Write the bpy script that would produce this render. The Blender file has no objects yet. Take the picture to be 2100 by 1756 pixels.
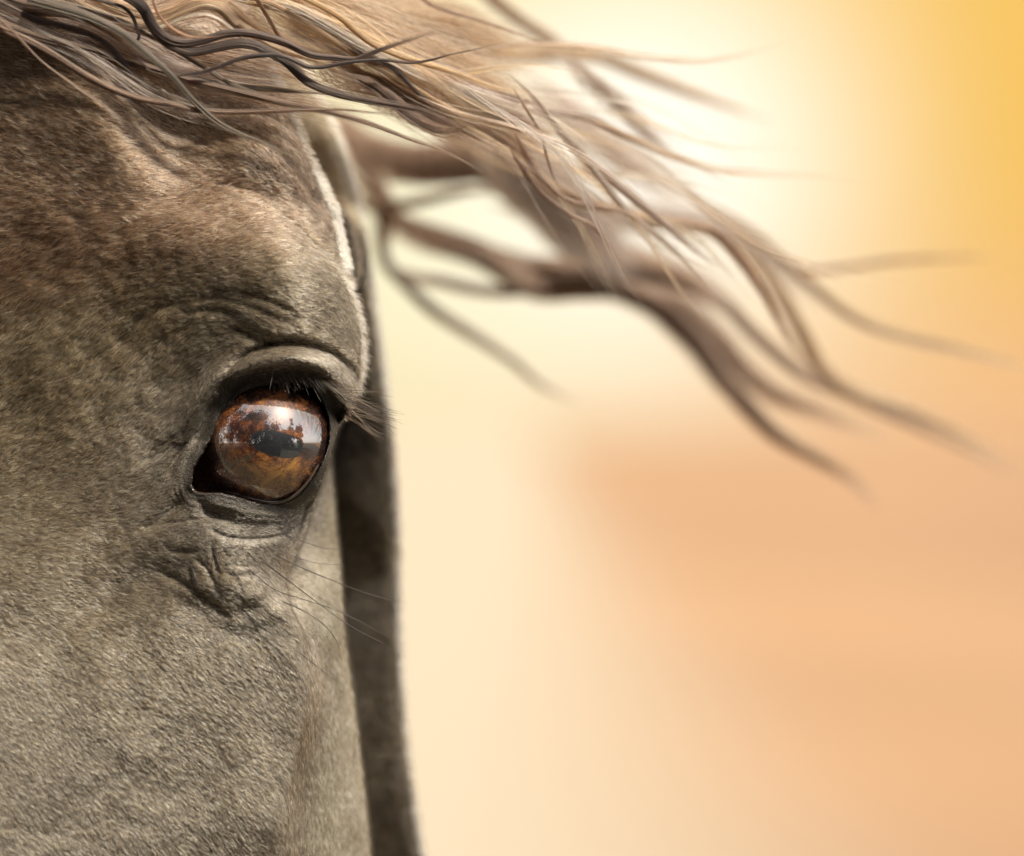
import bpy, math
import numpy as np
from mathutils import Vector

sc = bpy.context.scene
C = sc.collection
R = math.radians
rng = np.random.default_rng(7)

# ------------------------------------------------------------------ frame of reference
# work in "photo points": 2100 of them across the subject plane (0.34 m); D = depth towards the camera
W, H = 2100.0, 1756.0
K = 0.34 / W                      # metres per point
EYE_Z = 1.62                      # height of the lens
DIST = 0.9444                     # camera to the plane D = 0
LP = DIST / K

def P(px, py, D):
    px, py, D = np.broadcast_arrays(np.asarray(px, float), np.asarray(py, float), np.asarray(D, float))
    s = (LP - D) / LP
    return np.stack([(px - W / 2) * K * s, -D * K, EYE_Z - (py - H / 2) * K * s], -1)

# ------------------------------------------------------------------ camera
cam_d = bpy.data.cameras.new('camera'); cam = bpy.data.objects.new('camera', cam_d); C.objects.link(cam)
cam.location = (0, -DIST, EYE_Z); cam.rotation_euler = (R(90), 0, 0)
cam_d.lens = 100; cam_d.sensor_width = 36; cam_d.sensor_fit = 'HORIZONTAL'
cam_d.clip_start = 0.02; cam_d.clip_end = 6000
cam_d.dof.use_dof = True; cam_d.dof.focus_distance = DIST + 0.004; cam_d.dof.aperture_fstop = 2.7
sc.camera = cam

# ------------------------------------------------------------------ sky, sun, exposure
SUN_EL, SUN_AZ = R(54), R(136)     # azimuth from +Y (behind the horse) towards +X
w = bpy.data.worlds.new('World'); sc.world = w; w.use_nodes = True
nt = w.node_tree; nt.nodes.clear()
def N(t, **kw):
    n = nt.nodes.new(t)
    for a, b in kw.items(): setattr(n, a, b)
    return n
def L(a, b): nt.links.new(a, b)
def fmath(op, a, b=None, clamp=False):
    n = N('ShaderNodeMath', operation=op, use_clamp=clamp)
    for i, v in enumerate((a, b)):
        if v is None: continue
        if isinstance(v, (int, float)): n.inputs[i].default_value = v
        else: L(v, n.inputs[i])
    return n.outputs[0]
def fmix(f, a, b, bt='MIX'):
    n = N('ShaderNodeMix', data_type='RGBA', blend_type=bt)
    if isinstance(f, (int, float)): n.inputs[0].default_value = f
    else: L(f, n.inputs[0])
    for i, v in ((6, a), (7, b)):
        if isinstance(v, tuple): n.inputs[i].default_value = (*v, 1)
        else: L(v, n.inputs[i])
    return n.outputs[2]
sky = N('ShaderNodeTexSky', sky_type='NISHITA', sun_disc=False)
sky.sun_elevation = SUN_EL; sky.sun_rotation = SUN_AZ
sky.air_density = 1.0; sky.dust_density = 4.0; sky.ozone_density = 1.0
geo = N('ShaderNodeTexCoord')
def lobe(px, py, sig_deg):
    d = Vector(((px - W / 2) * K, DIST, (H / 2 - py) * K)).normalized()
    n = N('ShaderNodeVectorMath', operation='DOT_PRODUCT'); L(geo.outputs['Generated'], n.inputs[0]); n.inputs[1].default_value = d
    a = fmath('ARCCOSINE', fmath('MINIMUM', n.outputs['Value'], 0.9999999))
    q = fmath('DIVIDE', a, R(sig_deg))
    return fmath('POWER', math.e, fmath('MULTIPLY', fmath('MULTIPLY', q, q), -0.5))
nish = N('ShaderNodeVectorMath', operation='SCALE'); L(sky.outputs[0], nish.inputs[0]); nish.inputs[3].default_value = 0.12
base = fmix(0.6, nish.outputs[0], (1.15, 1.10, 1.02))         # hazy, milky day
sz0 = N('ShaderNodeSeparateXYZ'); L(geo.outputs['Generated'], sz0.inputs[0])
hz = fmath('POWER', math.e, fmath('MULTIPLY', fmath('MAXIMUM', sz0.outputs[2], 0.0), -2.2))
scl = N('ShaderNodeVectorMath', operation='SCALE'); L(base, scl.inputs[0]); L(fmath('MULTIPLY_ADD' if False else 'ADD', fmath('MULTIPLY', hz, 1.5), 0.75), scl.inputs[3]); base = scl.outputs[0]
gold = fmix(lobe(1650, 500, 26), base, (0.64, 0.345, 0.018))      # golden evening quarter of the sky
sz = N('ShaderNodeSeparateXYZ'); L(geo.outputs['Generated'], sz.inputs[0])
lq = fmath('DIVIDE', sz.outputs[2], 0.062); low = fmath('POWER', math.e, fmath('MULTIPLY', fmath('MULTIPLY', lq, lq), -1.0))
gold = fmix(fmath('MULTIPLY', low, lobe(1650, 700, 40)), gold, (0.64, 0.36, 0.17))   # peach haze towards the horizon
cream = fmix(fmath('MULTIPLY', lobe(800, 460, 4.5), 0.98), gold, (0.70, 0.655, 0.43))
cream = fmix(fmath('MULTIPLY', lobe(1400, 260, 4.4), 0.25), cream, (0.68, 0.56, 0.26))
glow = fmix(fmath('MULTIPLY', lobe(1330, 320, 2.9), 0.86), cream, (0.90, 0.86, 0.78))
bg = N('ShaderNodeBackground'); L(glow, bg.inputs[0]); bg.inputs[1].default_value = 1.0
out = N('ShaderNodeOutputWorld'); L(bg.outputs[0], out.inputs[0])

sun_d = bpy.data.lights.new('sun', 'SUN'); sun = bpy.data.objects.new('sun', sun_d); C.objects.link(sun)
sun_d.energy = 4.4; sun_d.angle = R(4); sun_d.color = (1, 0.93, 0.80)
sdir = Vector((math.cos(SUN_EL) * math.sin(SUN_AZ), math.cos(SUN_EL) * math.cos(SUN_AZ), math.sin(SUN_EL)))
sun.rotation_euler = sdir.to_track_quat('Z', 'Y').to_euler()

vs = sc.view_settings
vs.view_transform = 'Standard'; vs.look = 'None'; vs.gamma = 1; vs.use_curve_mapping = False
vs.exposure = 0.5
sc.render.engine = 'CYCLES'
sc.cycles.use_denoising = True; sc.cycles.denoiser = 'OPENIMAGEDENOISE'; sc.cycles.denoising_input_passes = 'RGB_ALBEDO_NORMAL'; sc.cycles.denoising_prefilter = 'ACCURATE'
sc.cycles.max_bounces = 8; sc.cycles.transparent_max_bounces = 16
try:
    sc.cycles_curves.shape = 'RIBBONS'; sc.cycles_curves.subdivisions = 2
except Exception: pass

# ------------------------------------------------------------------ helpers
def smooth(pts, n=12):
    """Catmull-Rom through the points"""
    p = np.array(pts, float); p = np.vstack([2 * p[0] - p[1], p, 2 * p[-1] - p[-2]])
    t = np.linspace(0, 1, n, endpoint=False)[:, None]; o = []
    for i in range(1, len(p) - 2):
        a, b, c, d = p[i - 1], p[i], p[i + 1], p[i + 2]
        o.append(0.5 * ((2 * b) + (c - a) * t + (2 * a - 5 * b + 4 * c - d) * t * t + (3 * b - a - 3 * c + d) * t ** 3))
    o.append(p[-2][None]); return np.vstack(o)
def sstep(a, b, x):
    t = np.clip((x - a) / (b - a), 0, 1); return t * t * (3 - 2 * t)
def seg_dist(X, Y, pl, closed=False):
    """distance to a polyline, and the position 0..1 along it"""
    pl = np.asarray(pl, float)
    if closed: pl = np.vstack([pl, pl[:1]])
    best = np.full(X.shape, 1e9, np.float32); tt = np.zeros(X.shape, np.float32)
    n = len(pl) - 1
    for i in range(n):
        ax, ay = pl[i]; dx, dy = pl[i + 1] - pl[i]; l2 = dx * dx + dy * dy + 1e-9
        t = np.clip(((X - ax) * dx + (Y - ay) * dy) / l2, 0, 1)
        d = (X - ax - t * dx) ** 2 + (Y - ay - t * dy) ** 2
        m = d < best
        best = np.where(m, d, best); tt = np.where(m, (i + t) / n, tt)
    return np.sqrt(best), tt
def inside(X, Y, pl):
    r = np.zeros(X.shape, bool); n = len(pl)
    for i in range(n):
        x1, y1 = pl[i]; x2, y2 = pl[(i + 1) % n]
        if y1 == y2: continue
        r ^= ((Y < y1) != (Y < y2)) & (X < (x2 - x1) * (Y - y1) / (y2 - y1) + x1)
    return r
def vnoise(X, Y, scale, seed):
    g = np.random.default_rng(seed).random((256, 256))
    x = X / scale + 37.3; y = Y / scale + 91.7
    xi = np.floor(x).astype(int); yi = np.floor(y).astype(int); fx = x - xi; fy = y - yi
    fx = fx * fx * (3 - 2 * fx); fy = fy * fy * (3 - 2 * fy)
    a = g[yi % 256, xi % 256]; b = g[yi % 256, (xi + 1) % 256]; c = g[(yi + 1) % 256, xi % 256]; d = g[(yi + 1) % 256, (xi + 1) % 256]
    return (a * (1 - fx) + b * fx) * (1 - fy) + (c * (1 - fx) + d * fx) * fy
def fbm(X, Y, scale, seed, o=3):
    s = 0; a = 1; t = 0
    for i in range(o): s = s + a * vnoise(X, Y, scale / 2 ** i, seed + i); t += a; a *= .5
    return s / t
def link(name, data, parent=None, mats=(), **props):
    o = bpy.data.objects.new(name, data); C.objects.link(o)
    if parent is not None: o.parent = parent
    for m in mats: data.materials.append(m)
    for a, b in props.items(): o[a] = b
    return o
def mesh(name, v, f, mat, parent=None, shade=True, **props):
    me = bpy.data.meshes.new(name)
    v = np.asarray(v, np.float32)
    if isinstance(f, np.ndarray):
        me.vertices.add(len(v)); me.vertices.foreach_set('co', v.ravel())
        nf, k = f.shape
        me.loops.add(nf * k); me.loops.foreach_set('vertex_index', f.ravel().astype(np.int32))
        me.polygons.add(nf); me.polygons.foreach_set('loop_start', np.arange(0, nf * k, k, dtype=np.int32))
        me.update(calc_edges=True)
    else:
        me.from_pydata([tuple(map(float, q)) for q in v], [], f)
    me.validate()
    if shade: me.polygons.foreach_set('use_smooth', np.ones(len(me.polygons), bool))
    return link(name, me, parent, [mat] if mat else [], **props)
def grid_faces(nr, nc, wrap=False):
    r = np.arange(nr - 1)[:, None]; c = np.arange(nc if wrap else nc - 1)[None]
    c2 = (c + 1) % nc
    return np.stack([r * nc + c, r * nc + c2, (r + 1) * nc + c2, (r + 1) * nc + c], -1).reshape(-1, 4)
def hair(name, pts, rad, col, mat, parent=None, **props):
    """pts (n, k, 3), rad (n, k), col (n, 3): one hair-curves object"""
    n, k, _ = pts.shape
    cu = bpy.data.hair_curves.new(name); cu.add_curves([k] * n)
    cu.attributes['position'].data.foreach_set('vector', pts.astype(np.float32).ravel())
    a = cu.attributes.get('radius') or cu.attributes.new('radius', 'FLOAT', 'POINT')
    a.data.foreach_set('value', rad.astype(np.float32).ravel())
    a = cu.attributes.new('col', 'FLOAT_COLOR', 'CURVE')
    a.data.foreach_set('color', np.concatenate([col, np.ones((n, 1))], 1).astype(np.float32).ravel())
    return link(name, cu, parent, [mat], **props)

# ------------------------------------------------------------------ materials
def mat(name):
    m = bpy.data.materials.new(name); m.use_nodes = True
    return m, m.node_tree, m.node_tree.nodes['Principled BSDF']
def tnode(t, typ, **kw):
    n = t.nodes.new(typ)
    for a, b in kw.items(): setattr(n, a, b)
    return n
def plain(name, col, rough=0.6, var=0.25, scale=8.0, bump=0.0):
    m, t, b = mat(name)
    tc = tnode(t, 'ShaderNodeTexCoord'); nz = tnode(t, 'ShaderNodeTexNoise'); nz.inputs['Scale'].default_value = scale; nz.inputs['Detail'].default_value = 5
    t.links.new(tc.outputs['Object'], nz.inputs['Vector'])
    mx = tnode(t, 'ShaderNodeMix', data_type='RGBA')
    mx.inputs[6].default_value = (*[c * (1 - var) for c in col], 1); mx.inputs[7].default_value = (*[min(1, c * (1 + var)) for c in col], 1)
    t.links.new(nz.outputs['Fac'], mx.inputs[0]); t.links.new(mx.outputs[2], b.inputs['Base Color'])
    b.inputs['Roughness'].default_value = rough
    if bump:
        bp = tnode(t, 'ShaderNodeBump'); bp.inputs['Strength'].default_value = bump; t.links.new(nz.outputs['Fac'], bp.inputs['Height']); t.links.new(bp.outputs[0], b.inputs['Normal'])
    return m
def hair_mat(name, rough=0.35, rr=0.55, coat=0.0, rand=0.2):
    m = bpy.data.materials.new(name); m.use_nodes = True; t = m.node_tree; t.nodes.clear()
    h = tnode(t, 'ShaderNodeBsdfHairPrincipled'); h.model = 'CHIANG'; h.parametrization = 'COLOR'
    a = tnode(t, 'ShaderNodeAttribute', attribute_name='col')
    t.links.new(a.outputs['Color'], h.inputs['Color'])
    h.inputs['Roughness'].default_value = rough; h.inputs['Radial Roughness'].default_value = rr; h.inputs['Coat'].default_value = coat
    h.inputs['Random Roughness'].default_value = rand
    o = tnode(t, 'ShaderNodeOutputMaterial'); t.links.new(h.outputs[0], o.inputs[0])
    return m
M_coat = hair_mat('coat_hair', 0.30, 0.5)
M_mane = hair_mat('mane_hair', 0.42, 0.6)

m, t, b = mat('horse_skin'); M_skin = m
at = tnode(t, 'ShaderNodeAttribute', attribute_name='col'); tc = tnode(t, 'ShaderNodeTexCoord')
nz = tnode(t, 'ShaderNodeTexNoise'); nz.inputs['Scale'].default_value = 900; nz.inputs['Detail'].default_value = 4; nz.inputs['Roughness'].default_value = .7
vo = tnode(t, 'ShaderNodeTexVoronoi', feature='DISTANCE_TO_EDGE'); vo.inputs['Scale'].default_value = 1100
t.links.new(tc.outputs['Object'], nz.inputs['Vector']); t.links.new(tc.outputs['Object'], vo.inputs['Vector'])
mx = tnode(t, 'ShaderNodeMix', data_type='RGBA', blend_type='MULTIPLY'); mx.inputs[0].default_value = .75
rp = tnode(t, 'ShaderNodeMapRange'); rp.inputs[1].default_value = .3; rp.inputs[2].default_value = .7; rp.inputs[3].default_value = .35; rp.inputs[4].default_value = 1.5
t.links.new(nz.outputs['Fac'], rp.inputs[0]); t.links.new(at.outputs['Color'], mx.inputs[6]); t.links.new(rp.outputs[0], mx.inputs[7])
t.links.new(mx.outputs[2], b.inputs['Base Color'])
ad = tnode(t, 'ShaderNodeMath', operation='ADD'); t.links.new(nz.outputs['Fac'], ad.inputs[0]); t.links.new(vo.outputs['Distance'], ad.inputs[1])
bp = tnode(t, 'ShaderNodeBump'); bp.inputs['Strength'].default_value = .55; bp.inputs['Distance'].default_value = .0008
t.links.new(ad.outputs[0], bp.inputs['Height']); t.links.new(bp.outputs[0], b.inputs['Normal'])
wt = tnode(t, 'ShaderNodeAttribute', attribute_name='wet')
mr = tnode(t, 'ShaderNodeMapRange'); mr.inputs[3].default_value = .55; mr.inputs[4].default_value = .12
t.links.new(wt.outputs['Fac'], mr.inputs[0]); t.links.new(mr.outputs[0], b.inputs['Roughness'])
b.inputs['Specular IOR Level'].default_value = .45

# ------------------------------------------------------------------ ground, and what stands behind the camera
m, t, b = mat('dry_field'); M_field = m
tc = tnode(t, 'ShaderNodeTexCoord'); nz = tnode(t, 'ShaderNodeTexNoise'); nz.inputs['Scale'].default_value = .06; nz.inputs['Detail'].default_value = 6
t.links.new(tc.outputs['Object'], nz.inputs['Vector'])
cr = tnode(t, 'ShaderNodeValToRGB'); e = cr.color_ramp.elements
e[0].position = .36; e[0].color = (.215, .13, .075, 1); e[1].position = .62; e[1].color = (.325, .195, .105, 1)
t.links.new(nz.outputs['Fac'], cr.inputs[0]); b.inputs['Roughness'].default_value = .95; b.inputs['Specular IOR Level'].default_value = .1
sx = tnode(t, 'ShaderNodeSeparateXYZ'); t.links.new(tc.outputs['Object'], sx.inputs[0])
q1 = tnode(t, 'ShaderNodeMath', operation='MULTIPLY_ADD'); t.links.new(sx.outputs[1], q1.inputs[0]); q1.inputs[1].default_value = -.008; t.links.new(sx.outputs[0], q1.inputs[2])
q2 = tnode(t, 'ShaderNodeMath', operation='MULTIPLY_ADD'); t.links.new(nz.outputs['Fac'], q2.inputs[0]); q2.inputs[1].default_value = 1.2; t.links.new(q1.outputs[0], q2.inputs[2])
q3 = tnode(t, 'ShaderNodeMapRange', interpolation_type='SMOOTHSTEP'); q3.inputs[1].default_value = 0; q3.inputs[2].default_value = 2.6; t.links.new(q2.outputs[0], q3.inputs[0])
q4 = tnode(t, 'ShaderNodeMix', data_type='RGBA'); q4.inputs[6].default_value = (.338, .288, .215, 1); t.links.new(q3.outputs[0], q4.inputs[0]); t.links.new(cr.outputs[0], q4.inputs[7])
t.links.new(q4.outputs[2], b.inputs['Base Color'])
g = 3000
mesh('ground', [(-g, -g, 0), (g, -g, 0), (g, g, 0), (-g, g, 0)], [(0, 1, 2, 3)], M_field, shade=False, kind='structure')

m, t, b = mat('lawn_grass'); M_lawn = m
tc = tnode(t, 'ShaderNodeTexCoord'); nz = tnode(t, 'ShaderNodeTexNoise'); nz.inputs['Scale'].default_value = 1.2; nz.inputs['Detail'].default_value = 8
t.links.new(tc.outputs['Object'], nz.inputs['Vector'])
cr = tnode(t, 'ShaderNodeValToRGB'); e = cr.color_ramp.elements
e[0].position = .35; e[0].color = (.022, .016, .009, 1); e[1].position = .7; e[1].color = (.05, .042, .02, 1)
t.links.new(nz.outputs['Fac'], cr.inputs[0]); t.links.new(cr.outputs[0], b.inputs['Base Color']); b.inputs['Roughness'].default_value = .9
mesh('lawn', [(-60, -60, .004), (60, -60, .004), (60, 6, .004), (-60, 6, .004)], [(0, 1, 2, 3)], M_lawn, shade=False, kind='structure')
M_wood = plain('dark_wood', (.035, .027, .02), .7, .4, 9); M_bark = plain('bark', (.07, .05, .035), .9, .4, 12); M_leaf = plain('autumn_leaves', (.05, .022, .009), .8, .6, 3)
def boxes(bl):
    v, f = [], []
    for x0, y0, z0, x1, y1, z1 in bl:
        o = len(v); v += [(x0, y0, z0), (x1, y0, z0), (x1, y1, z0), (x0, y1, z0), (x0, y0, z1), (x1, y0, z1), (x1, y1, z1), (x0, y1, z1)]
        f += [tuple(o + q for q in a_) for a_ in ((0, 3, 2, 1), (4, 5, 6, 7), (0, 1, 5, 4), (1, 2, 6, 5), (2, 3, 7, 6), (3, 0, 4, 7))]
    return v, f
gate = link('wooden_fence', None, label='dark wooden slat fence mirrored in the middle of the eye', category='fence'); gate.location = (.1, -3.0, 0); gate.rotation_euler = (0, 0, R(-14))
slat_me = None
for q in range(17):
    if slat_me is None:
        v, f = boxes([(-.05, -.012, .12, .05, .012, 1.5)]); o = mesh('slat', v, f, M_wood, gate, shade=False); slat_me = o.data
    else: o = link('slat', slat_me, gate)
    o.location = (-.9 + q * .15, 0, 0)
for z in (.3, 1.3):
    v, f = boxes([(-1.0, -.06, z, 1.6, -.0125, z + .09)]); mesh('rail', v, f, M_wood, gate, shade=False)
for x in (-1.06, 1.62):
    v, f = boxes([(x - .06, -.07, 0, x + .06, .06, 1.62)]); mesh('post', v, f, M_wood, gate, shade=False)
def leafy(seed, h, wd):
    r_ = np.random.default_rng(seed); nl_ = 6000
    c_ = r_.normal(0, 1, (26, 3)) * [wd * .4, wd * .36, h * .22] + [0, 0, h * .46]
    ctr = c_[r_.integers(0, 26, nl_)] + r_.normal(0, 1, (nl_, 3)) * wd * .12
    a_ = r_.normal(0, 1, (nl_, 3)); a_ /= np.linalg.norm(a_, axis=1)[:, None]; b_ = np.cross(a_, r_.normal(0, 1, (nl_, 3))); b_ /= np.linalg.norm(b_, axis=1)[:, None]
    s_ = .26 * r_.uniform(.6, 1.4, (nl_, 1))
    return np.stack([ctr - a_ * s_, ctr + b_ * s_ * .6, ctr + a_ * s_, ctr - b_ * s_ * .6], 1).reshape(-1, 3), np.arange(nl_ * 4).reshape(-1, 4)
for q, (x, y, h, wd) in enumerate(((-10, -6, 13, 7.5), (-7, -9.5, 12, 7.5), (-3, -11, 11, 6.5), (1.5, -12.5, 9.4, 6), (6, -13, 7.8, 5.6), (10.5, -11, 8, 4.8), (13, -6.5, 11, 3.6))):
    tr = link('tree', None, label=('tallest bushy brown tree at the left end of the mirrored skyline', 'second bushy brown tree from the left in the mirrored skyline', 'third bushy brown tree from the left in the mirrored skyline', 'middle bushy brown tree mirrored behind the wooden fence', 'low bushy brown tree mirrored just right of the fence', 'second bushy brown tree from the right in the mirrored skyline', 'narrow bushy brown tree at the right end of the mirrored skyline')[q], category='tree', group='trees mirrored in the eye'); tr.location = (x, y, 0)
    v, f = leafy(100 + q, h, wd); mesh('crown', v, f, M_leaf, tr, shade=False)
    zz = np.linspace(0, h * .75, 7); v = []
    for z in zz: v += [(.22 * (1 - z / h) * math.cos(a_) + .06 * math.sin(z * 2), .22 * (1 - z / h) * math.sin(a_), z) for a_ in np.linspace(0, 2 * np.pi, 8, endpoint=False)]
    mesh('trunk', v, [tuple(q_) for q_ in grid_faces(7, 8, True)], M_bark, tr)

# ------------------------------------------------------------------ horse: the shape of the head as depth over the photo plane
SX, SY = 2.0, 2.0
gx = np.arange(-200, 1000 + .1, SX); gy = np.arange(-400, 2200 + .1, SY)
X, Y = np.meshgrid(gx, gy); X = X.astype(np.float32); Y = Y.astype(np.float32)
def box(x0, y0, x1, y1):
    i0, i1 = np.searchsorted(gx, [x0, x1]); j0, j1 = np.searchsorted(gy, [y0, y1]); return slice(j0, j1), slice(i0, i1)
def roll(d, Rr):
    q = np.clip((Rr - d) / Rr, 0, 1); return Rr * (1 - np.sqrt(np.maximum(0, 1 - q * q)))

xrN_pts = [(520, -420), (560, -150), (600, 0), (606, 50), (620, 120), (655, 190), (690, 260), (715, 330), (735, 400), (746, 460), (757, 540), (770, 620), (785, 720),
           (795, 800), (806, 900), (815, 1000), (820, 1100), (822, 1250), (828, 1400), (842, 1560), (872, 1756), (892, 1850), (930, 2000), (960, 2300)]
_n = smooth(xrN_pts, 8)
def xrN(y): return np.interp(y, _n[:, 1], _n[:, 0])
# the face: forehead, brow, eye socket, bridge of the nose
F_pts = [(-40, -420), (60, -150), (150, 60), (225, 200), (275, 300), (330, 350), (400, 373), (470, 385), (530, 403), (590, 442), (640, 490), (688, 542), (715, 582),
         (735, 632), (745, 685), (747, 740), (738, 795), (716, 845), (695, 880), (685, 915), (675, 950), (660, 995), (640, 1050), (622, 1105), (602, 1150), (588, 1195), (592, 1240),
         (618, 1290), (640, 1350), (648, 1420), (634, 1500), (616, 1570), (603, 1650), (598, 1756), (590, 1900), (570, 2300)]
F = smooth(F_pts, 6); Fpoly = np.vstack([F, [[-900, 2300], [-900, -420]]])
T_pts = [(470, -420), (500, -50), (520, 50), (548, 120), (578, 180), (610, 250), (642, 325), (670, 390), (688, 430), (700, 485), (714, 540), (722, 585), (705, 640), (600, 700)]
T = smooth(T_pts, 6); Tpoly = np.vstack([T, [[-900, 700], [-900, -420]]])
E2_pts = [(640, 330), (672, 385), (694, 420), (718, 452), (733, 500), (737, 545), (728, 590), (712, 630), (640, 660)]
E2 = smooth(E2_pts, 6); E2poly = np.vstack([E2, [[500, 660], [500, 330]]])
C_pts = [(560, 700), (640, 800), (674, 890), (683, 980), (690, 1080), (697, 1150), (708, 1300), (725, 1420), (740, 1550), (752, 1650), (762, 1756), (775, 1900), (790, 2300)]
Cc = smooth(C_pts, 6); Cpoly = np.vstack([Cc, [[-900, 2300], [-900, 700]]])

def layer(pl, poly, Rr, basef):
    d, _ = seg_dist(X, Y, pl); ins = inside(X, Y, poly)
    return np.where(ins, basef - roll(d, Rr), -5000).astype(np.float32), np.where(ins, d, -d)

# neck and body behind
DN = np.where(X < xrN(Y), -680 + (.32 - .5 * sstep(520, 380, Y)) * (X - 640) - roll(np.maximum(xrN(Y) - X, 0), 42), -1200).astype(np.float32)
DN += sstep(900, 100, Y) * 120
_dT, _ = seg_dist(X, Y, F); baseT = -16 - 62 * sstep(280, 430, Y) - .62 * np.minimum(_dT, 330) + 8 * (fbm(X, Y, 90, 3) - .5)
DT, _ = layer(T, Tpoly, 95, baseT)
DE2, _ = layer(E2, E2poly, 45, -360 + 0 * X)
baseC = -235 + 205 * sstep(1080, 1330, Y) - (.30 + .85 * sstep(1150, 1350, Y)) * np.maximum(X - 580, 0) - .05 * np.minimum(X - 580, 0)
DC, _ = layer(Cc, Cpoly, 130, baseC)
leftslope = sstep(560, 1000, Y) * (.15 + .35 * sstep(1000, 1500, Y)) 
baseF = 70 * np.log1p(np.exp((420 - X) / 70)) * leftslope * .4 + sstep(1300, 1900, Y) * 25
Rf = 34 + 76 * sstep(300, 420, Y) + 90 * sstep(330, 620, Y) - 172 * sstep(1150, 1270, Y)
dF, _ = seg_dist(X, Y, F); insF = inside(X, Y, Fpoly)
# above the brow the edge is a gentle fold on the left, a real overhang on the right
DFl = np.where(insF, baseF - roll(dF, Rf), -5000)
def bump(cx, cy, sx, sy, h, ang=0):
    c, s = math.cos(R(ang)), math.sin(R(ang)); u = (X - cx) * c + (Y - cy) * s; v = -(X - cx) * s + (Y - cy) * c
    return h * np.exp(-.5 * ((u / sx) ** 2 + (v / sy) ** 2))
DFl = DFl + bump(600, 560, 110, 90, 55) + bump(350, 830, 70, 130, -30, 25) + bump(300, 480, 120, 60, 14) + bump(180, 760, 60, 200, -14, 35)
DFl = DFl + bump(470, 1125, 120, 60, 26, 10) + bump(500, 1195, 60, 42, 20) + bump(420, 1500, 150, 200, 22) + bump(250, 1210, 160, 26, -12, -25)
DFl = DFl + bump(210, 1100, 50, 120, -10, 40) + bump(520, 1680, 70, 150, 16) + 30 * (fbm(X, Y, 300, 22) - .5) + 15 * (fbm(X, Y, 140, 21) - .5) + 3.5 * (fbm(X, Y, 40, 31) - .5)

# eyeball and lids
EX, EY, ER, ED, LD = 548.0, 908.0, 136.0, -88.0, -112.0
def ball(r, e=ED): return e + np.sqrt(np.maximum(0, r * r - (X - EX) ** 2 - (Y - EY) ** 2))
O_pts = [(393, 996), (399, 963), (417, 931), (436, 893), (453, 857), (470, 832), (488, 812), (527, 795), (586, 786), (634, 795), (660, 824), (674, 863),
         (673, 907), (658, 952), (634, 990), (604, 1020), (568, 1033), (527, 1030), (485, 1018), (453, 1011), (408, 1009)]
O = smooth(O_pts + O_pts[:1], 8)[:-1]
bs = box(180, 560, 800, 1320)
dO = np.full(X.shape, 999., np.float32); insO = np.zeros(X.shape, bool)
_d, _ = seg_dist(X[bs], Y[bs], O, True); _i = inside(X[bs], Y[bs], O); dO[bs] = _d; insO[bs] = _i
ang = np.degrees(np.arctan2(-(Y - EY), X - EX))               # 90 = up
# lids lie on the eyeball
lidw = sstep(110, 20, dO)
lidD = np.where((X - EX) ** 2 + (Y - EY) ** 2 < 150 ** 2, ball(150.0, LD), LD - 5)
DFl = np.where(insF & ~insO, np.maximum(DFl, DFl * (1 - lidw) + np.maximum(lidD, DFl) * lidw), DFl)
upper = np.clip(sstep(-20, 30, ang) * sstep(178, 120, ang), 0, 1)
up2 = sstep(192, 130, ang) * sstep(-25, 20, ang)
lower = sstep(12, -20, ang) + sstep(178, 188, ang + 360 * (ang < -90))
lower = np.clip(lower, 0, 1) * (Y > 900)
DFl = DFl + 52 * up2 * np.exp(-((dO - 50) / 25) ** 2) + 7 * np.exp(-(dO / 11) ** 2) + 10 * lower * np.exp(-((dO - 22) / 16) ** 2)
def groove(pts, depth, wd, taper=True, asym=0.0):
    global DFl
    pl = smooth(pts, 6); x0, y0 = pl.min(0) - 5 * wd; x1, y1 = pl.max(0) + 5 * wd
    s = box(x0, y0, x1, y1); d, tt = seg_dist(X[s], Y[s], pl)
    e = np.sin(np.pi * np.clip(tt * .96 + .02, 0, 1)) ** .6 if taper else 1
    DFl[s] -= 1.15 * depth * e * np.exp(-.5 * (d / wd) ** 2)
    if asym: DFl[s] += asym * e * np.exp(-.5 * ((d - 2.6 * wd) / (1.4 * wd)) ** 2)
# the crease over the upper lid and the wrinkles above it
groove([(402, 900), (430, 830), (462, 770), (498, 732), (545, 710), (595, 703), (645, 712), (690, 733), (722, 765), (738, 800)], 30, 9, asym=5)
groove([(430, 905), (455, 842), (485, 795), (525, 764), (575, 748)], 5, 4)
groove([(470, 672), (520, 688), (560, 702)], 12, 5); groove([(490, 690), (530, 700), (565, 706)], 9, 4)
groove([(500, 668), (550, 685), (600, 692)], 7, 4)
groove([(420, 590), (480, 598), (540, 612), (600, 640)], 7, 6); groove([(390, 612), (450, 610), (520, 630), (590, 660)], 6, 6); groove([(360, 640), (430, 634), (500, 648)], 5, 6)
groove([(235, 720), (270, 670), (330, 630), (380, 615)], 7, 10); groove([(180, 800), (215, 730), (260, 690)], 7, 10); groove([(290, 760), (330, 700), (400, 660)], 6, 9)
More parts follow.
